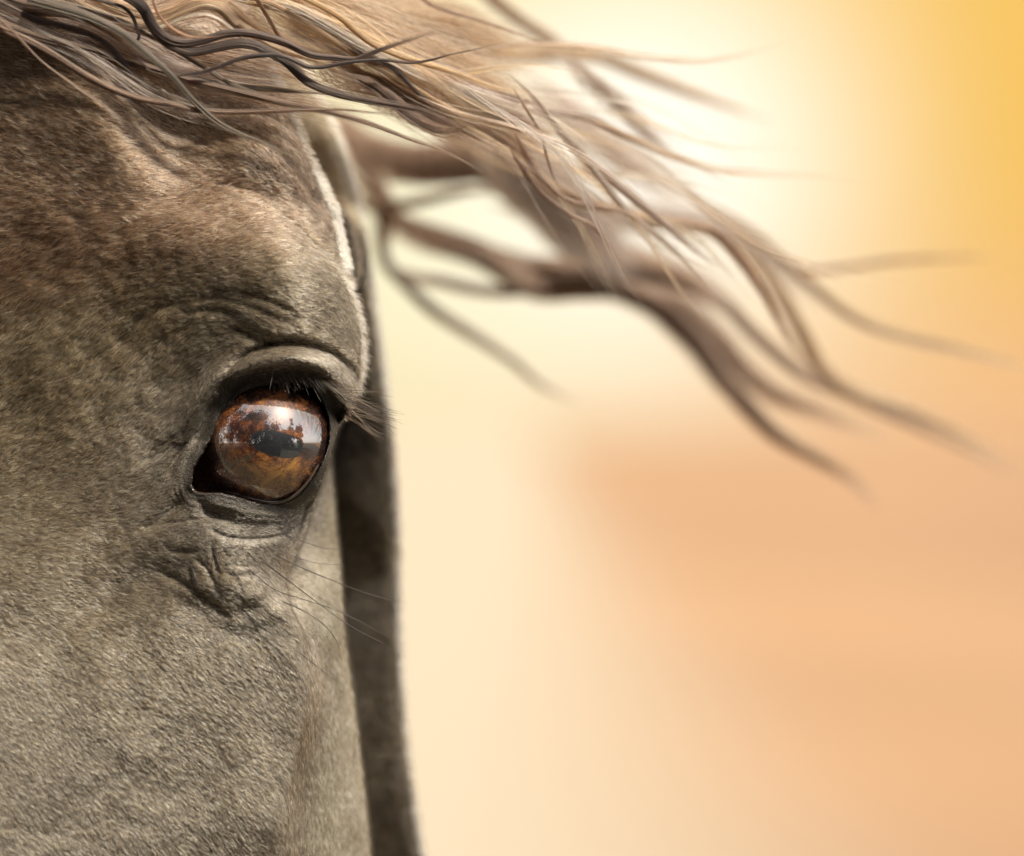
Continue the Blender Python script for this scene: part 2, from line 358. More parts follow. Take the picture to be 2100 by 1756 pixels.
# left of the corner
groove([(360, 1010), (385, 940), (420, 870), (450, 820)], 8, 6); groove([(345, 985), (368, 930), (400, 880)], 6, 5); groove([(300, 930), (345, 905), (385, 880)], 4, 5)
groove([(285, 950), (330, 930), (372, 905)], 3.5, 5); nzf = fbm(X, Y, 46, 91) ; nzg = fbm(X, Y, 22, 95)
DFl = DFl - 2.6 * up2 * sstep(24, 38, dO) * sstep(88, 66, dO) * (.5 + .5 * np.sin(dO / 2.3 + 9 * nzf)) * sstep(.35, .6, nzg)
DFl = DFl - 2.2 * (1 - up2) * sstep(5, 12, dO) * sstep(75, 40, dO) * (.5 + .5 * np.sin(dO / 1.9 + 10 * nzf)) * sstep(.3, .6, nzg)
DFl = DFl - 5 * np.exp(-((X - 455) / 95) ** 2 - ((Y - 1165) / 62) ** 2) * (1 - np.abs(2 * fbm(X + .5 * Y, Y * 1.3, 42, 97) - 1)) ** 5
groove([(392, 1000), (370, 1030), (330, 1065), (285, 1090)], 16, 10); groove([(395, 1022), (430, 1050), (480, 1066)], 12, 9)
# lower lid and the bag below
for q in range(7):
    o = q * 8.5
    groove([(385 + o * .9, 1040 + o), (440 + o * .5, 1060 + o * .9), (510, 1072 + o * .75), (570, 1068 + o * .7), (625 - o * .35, 1038 + o * .8)], 2.6 + (q == 5) * 5, 3.2)
groove([(318, 1168), (365, 1190), (410, 1220), (448, 1250), (470, 1262)], 6.5, 7, asym=2); groove([(470, 1258), (505, 1250), (545, 1232), (562, 1210)], 5, 12)
groove([(395, 1140), (420, 1165), (440, 1200)], 5, 5); groove([(428, 1118), (438, 1150), (446, 1190)], 4, 4); groove([(380, 1160), (392, 1190), (400, 1215)], 4, 4)
groove([(330, 1120), (370, 1132), (420, 1128)], 4, 5); groove([(440, 1165), (480, 1180), (520, 1172)], 4, 5); groove([(350, 1205), (420, 1255), (520, 1330)], 6, 14)
groove([(300, 1080), (355, 1072), (430, 1062)], 4, 3)
DFl = np.where(insF, DFl, -5000)
DFl = np.where(insO, np.minimum(DFl, ball(ER - 14) - 6) * (dO > 3) + np.minimum(DFl, ball(ER) + 3) * (dO <= 3), DFl)
kk = 55.0; sm = np.maximum(DFl, DT) + kk * np.log1p(np.exp(-np.abs(DFl - DT) / kk)) * sstep(640, 430, X) * (DT > -1000) * sstep(600, 480, Y)
D = np.maximum.reduce([sm, DE2, DC, DN])
lay = np.argmax(np.stack([DFl, DT, DE2, DC, DN]), 0)

def soften(x0, y0, x1, y1, wfun, rad, it=3):
    sl = box(x0, y0, x1, y1); q = D[sl].copy(); k_ = int(rad / SX)
    for _ in range(it):
        for ax in (0, 1):
            p_ = np.pad(q, [(k_ + 1, k_) if a_ == ax else (0, 0) for a_ in (0, 1)], mode='edge'); c_ = np.cumsum(p_, ax, dtype=np.float64)
            q = ((c_[2 * k_ + 1:] - c_[:-2 * k_ - 1]) if ax == 0 else (c_[:, 2 * k_ + 1:] - c_[:, :-2 * k_ - 1])) / (2 * k_ + 1)
    w_ = wfun(X[sl], Y[sl]); D[sl] = D[sl] * (1 - w_) + q * w_
soften(-200, -400, 620, 620, lambda x, y: sstep(470, 360, x) * sstep(440, 330, y), 26)
soften(-200, 900, 620, 1700, lambda x, y: .9 * sstep(250, 120, x), 30)
soften(-200, 1250, 760, 2200, lambda x, y: sstep(420, 560, x) * sstep(690, 660, x) * sstep(1270, 1360, y), 12)
def samp(A, px, py):
    x = np.clip((px - gx[0]) / SX, 0, len(gx) - 1.001); y = np.clip((py - gy[0]) / SY, 0, len(gy) - 1.001)
    xi = x.astype(int); yi = y.astype(int); fx = x - xi; fy = y - yi
    return (A[yi, xi] * (1 - fx) + A[yi, xi + 1] * fx) * (1 - fy) + (A[yi + 1, xi] * (1 - fx) + A[yi + 1, xi + 1] * fx) * fy
def near(A, px, py):
    return A[np.clip(np.round((py - gy[0]) / SY).astype(int), 0, len(gy) - 1), np.clip(np.round((px - gx[0]) / SX).astype(int), 0, len(gx) - 1)]

# colour of skin and coat, with light and shade painted in on cheek and neck
n1 = fbm(X, Y, 120, 51); n2 = fbm(X, Y, 34, 61)
brown = np.array([.120, .073, .045]); grey = np.array([.122, .104, .082]); olive = np.array([.101, .077, .049]); dark = np.array([.023, .0155, .008])
wf = sstep(680, 480, Y + .25 * X - 60)[..., None]                 # brown forehead
weye = (sstep(330, 60, np.hypot((X - 470) * .9, Y - 930)))[..., None]
colA = olive * np.ones(X.shape + (1,)); colA = colA * (1 - wf) + brown * wf; colA = colA * (1 - weye * .8) + grey * weye * .8
l3 = (lay == 3)[..., None]; l4 = (lay == 4)[..., None]
ck = np.where(l3, sstep(0, 70, np.where(insF, 0, dF))[..., None], 0); colA = colA * (1 - ck) + np.array([.155, .125, .076]) * ck  # cheek tinted paler outside the face edge, sunlight put into its colour
colA = np.where(l4, dark * (1.6 + 11 * sstep(600, 380, Y))[..., None], colA)  # neck: shade painted in as dark below, light as paler tone on top
colA = colA * (.84 + .32 * n1 + .12 * (n2 - .5))[..., None]
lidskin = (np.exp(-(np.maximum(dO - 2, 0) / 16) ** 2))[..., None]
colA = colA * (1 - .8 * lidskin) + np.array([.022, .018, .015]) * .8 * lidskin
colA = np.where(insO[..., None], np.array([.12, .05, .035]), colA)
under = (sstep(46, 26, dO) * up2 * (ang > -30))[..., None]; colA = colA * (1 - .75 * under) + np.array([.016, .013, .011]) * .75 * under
wetA = np.clip(np.exp(-(dO / 7) ** 2) + insO, 0, 1)

horse = link('horse', None, label='dark grey-brown horse with a brown eye and windblown forelock', category='horse')
horse.location = (0, 0, 0)

# rows and columns of the skin mesh (finer in view), rounded off behind
ys = np.concatenate([np.linspace(-400, -20, 20, endpoint=False), np.arange(-20, 1780, 3.), np.linspace(1780, 2190, 22)])
us = np.concatenate([np.linspace(0, .16, 14, endpoint=False), np.linspace(.16, 1, 300)])
YY = np.repeat(ys[:, None], len(us), 1); XN = xrN(ys)[:, None]
XM = -150.0
XX = XM + (XN - XM) * us[None]
XX[:, -1] -= .5
DD = samp(D, XX, YY)
DD[:, -1] = -720 + sstep(900, 100, ys) * 120 - 60
front = P(XX, YY, DD)
X0 = P(XM, 0, 0)[0]
front[:, 0, 0] = X0
# back of the neck
th = np.linspace(0, np.pi / 2, 16)[1:]
e = front[:, -1]
back = np.stack([X0 + (e[:, None, 0] - X0) * np.cos(th)[None], e[:, None, 1] + .16 * np.sin(th)[None], np.repeat(e[:, None, 2], len(th), 1)], -1)
back[:, -1, 0] = X0
V = np.concatenate([front, back], 1)
nr, nc = V.shape[:2]
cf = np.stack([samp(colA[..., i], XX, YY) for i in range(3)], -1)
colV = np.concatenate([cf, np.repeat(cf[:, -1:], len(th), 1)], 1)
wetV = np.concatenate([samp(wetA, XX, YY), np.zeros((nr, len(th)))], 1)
# the other half of the head, mirrored and coarser
ri = np.unique(np.concatenate([np.arange(0, nr, 3), [nr - 1]])); ci = np.unique(np.concatenate([np.arange(0, nc, 3), [nc - 1, 0]]))
V2 = V[ri][:, ci].copy(); V2[..., 0] = 2 * X0 - V2[..., 0]
f1 = grid_faces(nr, nc); f2 = grid_faces(len(ri), len(ci))[:, ::-1] + nr * nc
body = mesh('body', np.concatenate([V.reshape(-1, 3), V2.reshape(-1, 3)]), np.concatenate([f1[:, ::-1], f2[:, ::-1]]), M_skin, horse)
me = body.data
a = me.attributes.new('col', 'FLOAT_COLOR', 'POINT')
call = np.concatenate([colV.reshape(-1, 3), colV[ri][:, ci].reshape(-1, 3)])
a.data.foreach_set('color', np.concatenate([call, np.ones((len(call), 1))], 1).astype(np.float32).ravel())
a = me.attributes.new('wet', 'FLOAT', 'POINT'); a.data.foreach_set('value', np.concatenate([wetV.ravel(), wetV[ri][:, ci].ravel()]).astype(np.float32))

# ------------------------------------------------------------------ the coat
gDy, gDx = np.gradient(D, SY, SX)
ctl = np.array([  # x, y, direction of the hairs (degrees, clockwise from rightwards), length
    (40, 130, 14, 30), (150, 300, 14, 30), (120, 420, 10, 32), (260, 400, 10, 28), (40, 520, -18, 32), (40, 640, -38, 30), (160, 560, -28, 32), (260, 560, -15, 26),
    (400, 430, -18, 26), (520, 450, -22, 24), (560, 520, -14, 22), (420, 520, -4, 22), (560, 600, 4, 17), (660, 600, 8, 16), (730, 700, 30, 15), (450, 600, 12, 16), (560, 665, 25, 12),
    (640, 690, 20, 10), (300, 700, -40, 20), (180, 760, -45, 24), (60, 820, -35, 22), (300, 850, -38, 12), (200, 950, -22, 14), (80, 1000, -18, 14), (360, 980, -40, 9),
    (100, 1250, 22, 13), (220, 1150, 12, 11), (300, 1400, 36, 12), (80, 1120, 2, 13), (500, 1500, 36, 12), (450, 1700, 48, 13), (580, 1300, 45, 11), (200, 1650, 50, 14), (60, 1500, 42, 14),
    (480, 1150, 25, 10), (360, 1130, 12, 9), (560, 1130, 30, 10), (450, 1060, 8, 6), (600, 1050, -10, 6), (680, 1400, 80, 12), (700, 1650, 85, 12), (600, 760, 15, 7), (480, 790, -40, 6),
    (690, 800, 45, 9), (400, 200, 35, 22), (550, 250, 50, 22), (620, 400, 60, 20), (780, 900, 80, 20), (700, 300, 60, 20), (800, 1500, 75, 20)], float)
def field(px, py):
    dx = np.zeros(px.shape); dy = np.zeros(px.shape); ln = np.zeros(px.shape); ws = np.zeros(px.shape)
    for x, y, a_, l_ in ctl:
        q = np.exp(-((px - x) ** 2 + (py - y) ** 2) / (2 * 75 ** 2)) + 1e-6 / (1 + ((px - x) ** 2 + (py - y) ** 2) / 1e4)
        dx += q * math.cos(R(a_)); dy += q * math.sin(R(a_)); ln += q * l_; ws += q
    return np.arctan2(dy, dx), ln / ws
NH = 620000; NO = 170000
px = np.r_[rng.uniform(-60, 900, NH), rng.uniform(-148, 930, NO)]; py = np.r_[rng.uniform(-60, 1800, NH), rng.uniform(-390, 2180, NO)]
NH += NO
th_, ln = field(px, py)
keep = (px < xrN(py) - 2) & ~near(insO, px, py)
dlo = near(dO, px, py)
keep &= rng.random(NH) < sstep(6, 75, dlo) ** .8
steep = np.hypot(samp(gDx, px, py), samp(gDy, px, py))
keep &= steep < 6
cover = np.where(ln > 20, .62, 1.0)
ly = near(lay, px, py)
cover = np.where(ly == 4, .35, cover)
keep &= rng.random(NH) < cover
px, py, th_, ln, dlo, ly = (q[keep] for q in (px, py, th_, ln, dlo, ly))
n = len(px)
clump = fbm(px, py, 12, 71, 2) - .5
th_ = th_ + rng.normal(0, .16, n) + clump * np.where(ln > 14, .7, .35)
ln = ln * rng.uniform(.6, 1.25, n) * (0.45 + .55 * sstep(4, 60, dlo))
gxs, gys = samp(gDx, px, py), samp(gDy, px, py); lim = np.maximum(1, np.hypot(gxs, gys) / 2.5); gxs /= lim; gys /= lim
nv = np.stack([-gxs, -gys, np.ones(n)], -1); nv /= np.linalg.norm(nv, axis=1)[:, None]     # (px, py, D) space
dv = np.stack([np.cos(th_), np.sin(th_), np.zeros(n)], -1)
dv = dv - nv * (dv * nv).sum(1)[:, None]; dv /= np.linalg.norm(dv, axis=1)[:, None]
root = np.stack([px, py, samp(D, px, py) - .6], -1)
ln = np.where(ln > 15, ln, ln * 1.35)
lift = np.clip(rng.normal(.30, .12, n), .08, .8) * np.where(ln > 18, 1, .68)
tt = np.array([0, .33, .67, 1.0])
pts = root[:, None] + ln[:, None, None] * (dv[:, None] * tt[None, :, None] + nv[:, None] * (lift[:, None] * (tt - .45 * tt ** 2)[None])[..., None])
wid = np.where(ln > 14, 1.0, .56) * rng.uniform(.7, 1.25, n)
wid = np.where(ly == 4, 1.0, wid)
rad = wid[:, None] * np.array([1, .95, .7, .15])[None] * K
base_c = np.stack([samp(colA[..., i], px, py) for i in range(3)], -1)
rv = rng.random(n); cl2 = fbm(px, py, 26, 81, 2)
gain = np.exp((rv - .5) * 3.0 + (cl2 - .5) * 1.0)
cc = base_c * gain[:, None] * np.array([1.04, 1, .95]) * 1.5
light = rng.random(n) < .06
cc[light] = cc[light] * 2.6 + .04  # scattered hairs brightened in colour to stand in for glints
# fringe off the outline of brow, temple and neck, coloured pale as rim light
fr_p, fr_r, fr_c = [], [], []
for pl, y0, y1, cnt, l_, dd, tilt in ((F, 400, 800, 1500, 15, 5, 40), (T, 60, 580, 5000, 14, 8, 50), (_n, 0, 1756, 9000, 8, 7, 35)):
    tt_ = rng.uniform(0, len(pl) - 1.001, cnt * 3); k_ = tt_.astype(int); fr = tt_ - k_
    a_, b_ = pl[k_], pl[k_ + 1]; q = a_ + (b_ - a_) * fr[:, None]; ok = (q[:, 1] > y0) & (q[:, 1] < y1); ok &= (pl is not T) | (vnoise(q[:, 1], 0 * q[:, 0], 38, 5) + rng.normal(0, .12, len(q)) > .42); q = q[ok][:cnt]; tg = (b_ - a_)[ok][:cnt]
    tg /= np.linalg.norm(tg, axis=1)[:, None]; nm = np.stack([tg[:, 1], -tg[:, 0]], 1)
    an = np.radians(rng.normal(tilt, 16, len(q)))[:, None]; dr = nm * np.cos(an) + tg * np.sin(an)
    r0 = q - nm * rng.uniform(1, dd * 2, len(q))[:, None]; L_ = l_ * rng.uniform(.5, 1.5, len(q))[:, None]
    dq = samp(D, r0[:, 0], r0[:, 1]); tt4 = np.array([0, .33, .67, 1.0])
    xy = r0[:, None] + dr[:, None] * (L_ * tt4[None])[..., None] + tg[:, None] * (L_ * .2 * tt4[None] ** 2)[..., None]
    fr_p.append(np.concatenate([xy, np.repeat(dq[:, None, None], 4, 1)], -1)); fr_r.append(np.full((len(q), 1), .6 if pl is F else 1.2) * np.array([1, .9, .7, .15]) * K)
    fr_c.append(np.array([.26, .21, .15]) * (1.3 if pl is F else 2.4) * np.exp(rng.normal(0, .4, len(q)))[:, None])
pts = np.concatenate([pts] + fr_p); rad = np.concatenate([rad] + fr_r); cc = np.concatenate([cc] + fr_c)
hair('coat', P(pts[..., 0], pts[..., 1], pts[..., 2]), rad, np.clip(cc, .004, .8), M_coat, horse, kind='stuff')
print('coat hairs', n)

# ------------------------------------------------------------------ the eye
m, t, b = mat('iris'); M_iris = m
at = tnode(t, 'ShaderNodeAttribute', attribute_name='polar')
sp = tnode(t, 'ShaderNodeSeparateXYZ'); t.links.new(at.outputs['Vector'], sp.inputs[0])     # x, y in the iris plane; z = radius 0..1
n0 = tnode(t, 'ShaderNodeTexNoise'); n0.inputs['Scale'].default_value = 2.2; n0.inputs['Detail'].default_value = 6; n0.inputs['Distortion'].default_value = 1.3
t.links.new(at.outputs['Vector'], n0.inputs['Vector'])
n5 = tnode(t, 'ShaderNodeTexNoise'); n5.inputs['Scale'].default_value = 11; n5.inputs['Detail'].default_value = 8; n5.inputs['Roughness'].default_value = .7; n5.inputs['Distortion'].default_value = 2.0
t.links.new(at.outputs['Vector'], n5.inputs['Vector'])
def tm(op, a, b_=None, clamp=False):
    q = tnode(t, 'ShaderNodeMath', operation=op, use_clamp=clamp)
    for i, v in enumerate((a, b_)):
        if v is None: continue
        if isinstance(v, (int, float)): q.inputs[i].default_value = v
        else: t.links.new(v, q.inputs[i])
    return q.outputs[0]
# amber fan in the lower half, dark ring at the edge
low = tm('MULTIPLY', tm('SUBTRACT', sp.outputs[1], -.05), 1.25)
mixv = tm('ADD', tm('MULTIPLY', n0.outputs['Fac'], .75), tm('MULTIPLY', n5.outputs['Fac'], .75))
gx_ = tm('MULTIPLY', sp.outputs[0], 1.7); gy_ = tm('MULTIPLY', tm('SUBTRACT', sp.outputs[1], .47), 2.9)
fan = tm('POWER', math.e, tm('MULTIPLY', tm('ADD', tm('MULTIPLY', gx_, gx_), tm('MULTIPLY', gy_, gy_)), -1.0))
v = tm('ADD', tm('MULTIPLY', tm('SUBTRACT', mixv, .60), 2.7), tm('MULTIPLY', fan, .40))
edge = tnode(t, 'ShaderNodeMapRange', interpolation_type='SMOOTHSTEP'); edge.inputs[1].default_value = .80; edge.inputs[2].default_value = 1.0
t.links.new(sp.outputs[2], edge.inputs[0])
v = tm('SUBTRACT', v, tm('MULTIPLY', edge.outputs[0], .30), True)
cr = tnode(t, 'ShaderNodeValToRGB'); el = cr.color_ramp.elements
el[0].position = .0; el[0].color = (.010, .004, .003, 1); el[1].position = 1; el[1].color = (.52, .24, .045, 1)
for p_, c_ in ((.22, (.024, .006, .003)), (.42, (.085, .022, .007)), (.66, (.21, .066, .014))):
    q = el.new(p_); q.color = (*c_, 1)
t.links.new(v, cr.inputs[0]); t.links.new(cr.outputs[0], b.inputs['Base Color'])
def wet(b):
    b.inputs['Roughness'].default_value = .5; b.inputs['Coat Weight'].default_value = 1; b.inputs['Coat Roughness'].default_value = .012; b.inputs['Coat IOR'].default_value = 2.8
wet(b)
m, t, b = mat('pupil'); M_pupil = m; b.inputs['Base Color'].default_value = (.006, .008, .012, 1); wet(b)
m, t, b = mat('sclera'); M_scl = m; wet(b)
nz = tnode(t, 'ShaderNodeTexNoise'); nz.inputs['Scale'].default_value = 260; nz.inputs['Detail'].default_value = 5
tc = tnode(t, 'ShaderNodeTexCoord'); t.links.new(tc.outputs['Object'], nz.inputs['Vector'])
cr = tnode(t, 'ShaderNodeValToRGB'); cr.color_ramp.elements[0].position = .35; cr.color_ramp.elements[0].color = (.03, .011, .007, 1); cr.color_ramp.elements[1].position = .75; cr.color_ramp.elements[1].color = (.17, .07, .035, 1)
t.links.new(nz.outputs['Fac'], cr.inputs[0]); t.links.new(cr.outputs[0], b.inputs['Base Color'])

ec = P(EX, EY, ED); er = ER * K
axis = Vector((.14, -1, -.02)).normalized(); right = axis.cross(Vector((0, 0, -1))).normalized(); right = right if right.x > 0 else -right; up = right.cross(axis); up = up if up.z > 0 else -up
A3, R3, U3 = (np.array(q) for q in (axis, right, up))
IR = math.sin(R(73))                                            # iris radius on the unit ball
pa, pb, prot = .40, .19, R(-13)                                  # pupil half axes (share of the ball), tilt
def ballpts(u, v):
    zz = np.sqrt(np.maximum(0, 1 - u * u - v * v)); return zz[..., None] * A3 + u[..., None] * R3 + v[..., None] * U3
def shell(name, u, v, front, mt, parent, polar=False):  # rings outwards
    dirs = ballpts(u, v) * (1 if front else 1); nr_, nc_ = u.shape
    if not front: dirs = dirs - 2 * (dirs @ A3)[..., None] * A3
    o = mesh(name, ec + er * dirs.reshape(-1, 3), grid_faces(nr_, nc_, True)[:, ::-1], mt, parent)
    o.data.normals_split_custom_set_from_vertices([tuple(q) for q in dirs.reshape(-1, 3)])
    if polar:
        a = o.data.attributes.new('polar', 'FLOAT_VECTOR', 'POINT')
        uu = u / IR; vv = v / IR
        a.data.foreach_set('vector', np.stack([uu, -vv, np.hypot(uu, vv)], -1).astype(np.float32).ravel())
    return o
ph = np.linspace(0, 2 * np.pi, 160, endpoint=False)
def pup(s):
    cx = pa * np.cos(ph); cy = pb * np.sign(np.sin(ph)) * np.abs(np.sin(ph)) ** .8
    return s * (cx * math.cos(prot) - cy * math.sin(prot)), s * (cx * math.sin(prot) + cy * math.cos(prot))
PO = (.10, .0)
pu, pv = pup(1)
s = np.linspace(.02, 1, 14)[:, None]
iu = IR * np.cos(ph); iv = IR * np.sin(ph)
s2 = np.linspace(0, 1, 60)[:, None]
# sclera: from the iris edge round to the back
ths = np.linspace(R(73), R(90), 12)[:, None]
eye = shell('eyeball', np.sin(ths) * np.cos(ph), np.sin(ths) * np.sin(ph), True, M_scl, horse)
shell('iris', (pu + PO[0]) * (1 - s2) + iu * s2, (pv + PO[1]) * (1 - s2) + iv * s2, True, M_iris, eye, True)
shell('pupil', s * pu + PO[0], s * pv + PO[1], True, M_pupil, eye)

# ------------------------------------------------------------------ bristles, lashes and locks
def tube(path, rad, seg=6):
    """path (k,3) metres, rad (k,) -> verts, faces"""
    k = len(path); tg = np.gradient(path, axis=0); tg /= np.linalg.norm(tg, axis=1)[:, None] + 1e-12
    a_ = np.cross(tg, [0.02, 1, .03]); a_ /= np.linalg.norm(a_, axis=1)[:, None] + 1e-12; b_ = np.cross(tg, a_)
    ph_ = np.linspace(0, 2 * np.pi, seg, endpoint=False)
    v = path[:, None] + rad[:, None, None] * (np.cos(ph_)[None, :, None] * a_[:, None] + np.sin(ph_)[None, :, None] * b_[:, None])
    f = [tuple(q) for q in grid_faces(k, seg, True)] + [tuple(range(seg)), tuple(range((k - 1) * seg, k * seg))[::-1]]
    return v.reshape(-1, 3), f
M_whisk = plain('whisker', (.035, .026, .02), .35, .3, 60)
whisk = [  # points, depth at root, at tip, radius
    ([(506, 1130), (530, 1158), (556, 1186)], 8, 30, 1.5), ([(537, 1150), (590, 1190), (650, 1235), (720, 1285), (790, 1322)], 2, 60, 1.3),
    ([(566, 1138), (620, 1165), (680, 1190), (745, 1215), (820, 1236)], -8, -60, 1.3), ([(516, 1172), (565, 1210), (630, 1232), (690, 1252), (757, 1284)], 6, 10, 1.1),
    ([(478, 1168), (506, 1205), (540, 1232), (556, 1250)], 14, 24, 1.2), ([(438, 1130), (447, 1152), (452, 1180)], 18, 34, 1.4), ([(392, 1162), (402, 1186), (408, 1208)], 18, 30, 1.5),
    ([(600, 1180), (640, 1215), (700, 1255), (760, 1288), (815, 1312)], -60, -90, 1.0), ([(500, 1252), (550, 1294), (620, 1344), (690, 1398)], 4, 10, 1.0),
    ([(570, 1230), (620, 1252), (665, 1282), (690, 1315), (695, 1335)], -20, -30, 1.0), ([(584, 1095), (620, 1110), (662, 1124), (700, 1128)], -20, -60, .9),
    ([(560, 1118), (600, 1140), (650, 1155), (700, 1158)], -8, -40, .8), ([(534, 1320), (580, 1350), (612, 1382)], 0, 8, .9)]
for pts_, d0, d1, r_ in whisk:
    q = smooth(pts_, 8); s_ = np.linspace(0, 1, len(q)); dd = samp(D, q[:1, 0], q[:1, 1])[0]
    v, f = tube(P(q[:, 0], q[:, 1], dd - 2 + (d1 - d0) * s_ + 10 * np.sin(np.pi * s_)), r_ * K * (1 - .75 * s_) + 2e-5)
    mesh('whisker', v, f, M_whisk, horse)

# lashes on the outer half of the upper lid
nl = 135
u = rng.random(nl) ** .9
l0 = smooth([(560, 772), (610, 768), (655, 778), (690, 803), (708, 835), (706, 858)], 20)
ix = (u * (len(l0) - 1)).astype(int); rx, ry = l0[ix, 0] + rng.normal(0, 4, nl), l0[ix, 1] + rng.normal(0, 4, nl)
a0 = np.radians(75 - 62 * np.clip(u * 1.7, 0, 1) + 6 * sstep(.6, 1, u) + rng.normal(0, 13, nl)); ll = (34 + 75 * sstep(.2, .75, u) - 20 * sstep(.85, 1, u)) * rng.uniform(.7, 1.15, nl)
tt = np.linspace(0, 1, 8)
sag = rng.uniform(.05, .2, nl)
lx = rx[:, None] + np.cos(a0)[:, None] * ll[:, None] * tt; lyy = ry[:, None] + np.sin(a0)[:, None] * ll[:, None] * tt + (ll * sag)[:, None] * tt ** 2 * .7
ld = (np.maximum(samp(D, rx, ry), -90) + 2)[:, None] + (ll * .45)[:, None] * tt
lc = np.array([.010, .007, .005]) * np.exp(rng.normal(0, .5, nl))[:, None]
lc[rng.random(nl) < .3] = (.20, .14, .085)  # some lashes coloured pale to imitate lit tips
hair('eyelashes', P(lx, lyy, ld), .75 * K * (1 - .8 * tt)[None] * np.ones((nl, 1)), lc, M_mane, horse)

# wet rim along the lower lid
m, t, b = mat('tear'); M_tear = m; b.inputs['Base Color'].default_value = (.10, .075, .06, 1); b.inputs['Roughness'].default_value = .04; b.inputs['Coat Weight'].default_value = 1; b.inputs['Coat IOR'].default_value = 1.8
q = smooth([(432, 1008), (450, 1007), (485, 1014), (527, 1026), (568, 1030), (602, 1018), (630, 990), (654, 952)], 10)
dq = ED + np.sqrt(np.maximum(0, (ER + 3) ** 2 - (q[:, 0] - EX) ** 2 - (q[:, 1] - EY) ** 2)); s_ = np.linspace(0, 1, len(q))
v, f = tube(P(q[:, 0], q[:, 1], dq), K * (4.0 * np.sin(np.pi * (s_ * .94 + .03)) ** .5), 8)
mesh('tear_line', v, f, M_tear, horse)

# locks of the forelock and of the mane, blown to the right
DK, BR, OL, TN, GD, PL, RD, LI = (np.array(q) for q in ((.011, .006, .004), (.050, .027, .016), (.055, .038, .024), (.130, .072, .036), (.20, .105, .045), (.26, .185, .125), (.10, .043, .02), (.105, .073, .056)))
forelock = link('forelock', None, horse); mane = link('mane', None, horse)
def A(*p): return [(x * .28, y * .28) for x, y in p]                       # three close-up crops of the same photo points
def B(*p): return [(504 + x * .28, y * .28) for x, y in p]
def G(*p): return [(588 + x * .4, y * .4) for x, y in p]
def Z(*p): return [(924 + x * .622, y * .622) for x, y in p]
def lock(par, pts_, d0, d1, w0, w1, ns, c, spread=.5, rad=.55, var=.72):
    w0 *= 1.4; w1 *= 1.6; ns = int(ns * 1.5) + 1; rad *= .88; spread = spread * 1.3 + .08
    q = smooth(pts_, 7); seg = np.r_[0, np.cumsum(np.hypot(*np.diff(q, axis=0).T))]; kk = int(np.clip(seg[-1] / 11, 14, 60))
    s_ = np.linspace(0, 1, kk); cx = np.interp(s_ * seg[-1], seg, q[:, 0]); cy = np.interp(s_ * seg[-1], seg, q[:, 1])
    tx, ty = np.gradient(cx), np.gradient(cy); l_ = np.hypot(tx, ty) + 1e-9; nx, ny = -ty / l_, tx / l_
    wv = (w0 + (w1 - w0) * s_) * (1 - .8 * sstep(.7, 1, s_)) * .5
    r_ = np.sqrt(rng.random(ns)); f_ = rng.uniform(0, 2 * np.pi, ns); oa, ob = r_ * np.cos(f_), r_ * np.sin(f_)
    x_, y_ = pts_[0]; free = 0 < x_ < 2100 and 0 < y_ < 1756
    if free: wv = wv * (.15 + .85 * sstep(0, .2, s_))
    beg = rng.uniform(0, .25, ns) if free else np.zeros(ns)
    tw = rng.normal(0, .5, ns)
    ph_ = f_[:, None] * 0 + np.arctan2(ob, oa)[:, None] + tw[:, None] * s_[None] * spread * 2
    wob = 1 + spread * .5 * np.sin(s_[None] * rng.uniform(3, 9, ns)[:, None] + f_[:, None])
    off = r_[:, None] * np.cos(ph_) * wv[None] * wob; dep = r_[:, None] * np.sin(ph_) * wv[None] * .6
    fly = rng.normal(0, 1, ns)[:, None] * spread * wv.mean() * s_[None] ** 2 * .8
    off = off + fly
    end = rng.uniform(.5, 1.0, ns) ** .75
    # each strand stops at its own length
    si = beg[:, None] + s_[None] * (end - beg)[:, None]
    def at_(a_): return np.interp(si, s_, a_)
    fx = at_(cx) + off * at_(nx); fy = at_(cy) + off * at_(ny); fd = (d0 + (d1 - d0) * si) + dep
    col = np.clip(c * np.exp(rng.normal(0, var, ns))[:, None] * (1 + rng.normal(0, .05, (ns, 3))), .003, .9)
    taper = np.clip((1 - s_) / .35, .12, 1) * (np.clip(s_ / .15, .2, 1) if free else 1)
    o = hair('hair_lock', P(fx, fy, fd), rad * K * taper[None] * np.ones((ns, 1)), col, M_mane, par)
    return o
f = forelock
lock(f, A((-150, -40), (0, 20), (150, 90), (300, 150), (450, 185), (600, 230), (720, 280), (800, 340), (870, 410), (930, 490), (1000, 580), (1100, 650), (1200, 720), (1350, 780)), 70, 20, 11, 4, 70, DK * 1.6, .3)
lock(f, A((-150, 120), (0, 170), (120, 210), (300, 270), (500, 320), (700, 370), (900, 440), (1100, 495), (1250, 540), (1400, 590), (1600, 640), (1800, 690), (2100, 760), (2400, 820), (2700, 905), (3000, 1020), (3200, 1090), (3400, 1180), (3560, 1280)), 70, -60, 13, 5, 110, BR * .8, .3)
lock(f, A((880, -60), (1000, 10), (1060, 70), (1100, 150), (1160, 230), (1250, 290), (1350, 312), (1500, 290), (1650, 245), (1800, 240), (1950, 270), (2100, 320), (2200, 370), (2300, 410), (2450, 425), (2600, 440), (2700, 400), (2800, 360), (2950, 310), (3100, 260), (3250, 220)), 60, -80, 17, 3, 150, DK * 1.5, .35)
lock(f, A((940, -60), (1060, 60), (1130, 200), (1200, 290), (1300, 350), (1420, 378), (1600, 345), (1750, 320), (1880, 340), (2000, 400), (2100, 460), (2200, 560), (2280, 620), (2400, 670), (2550, 710), (2700, 740), (2900, 775), (3100, 815), (3250, 880), (3350, 905), (3500, 915)), 50, -80, 15, 8, 160, DK * 1.7, .35)
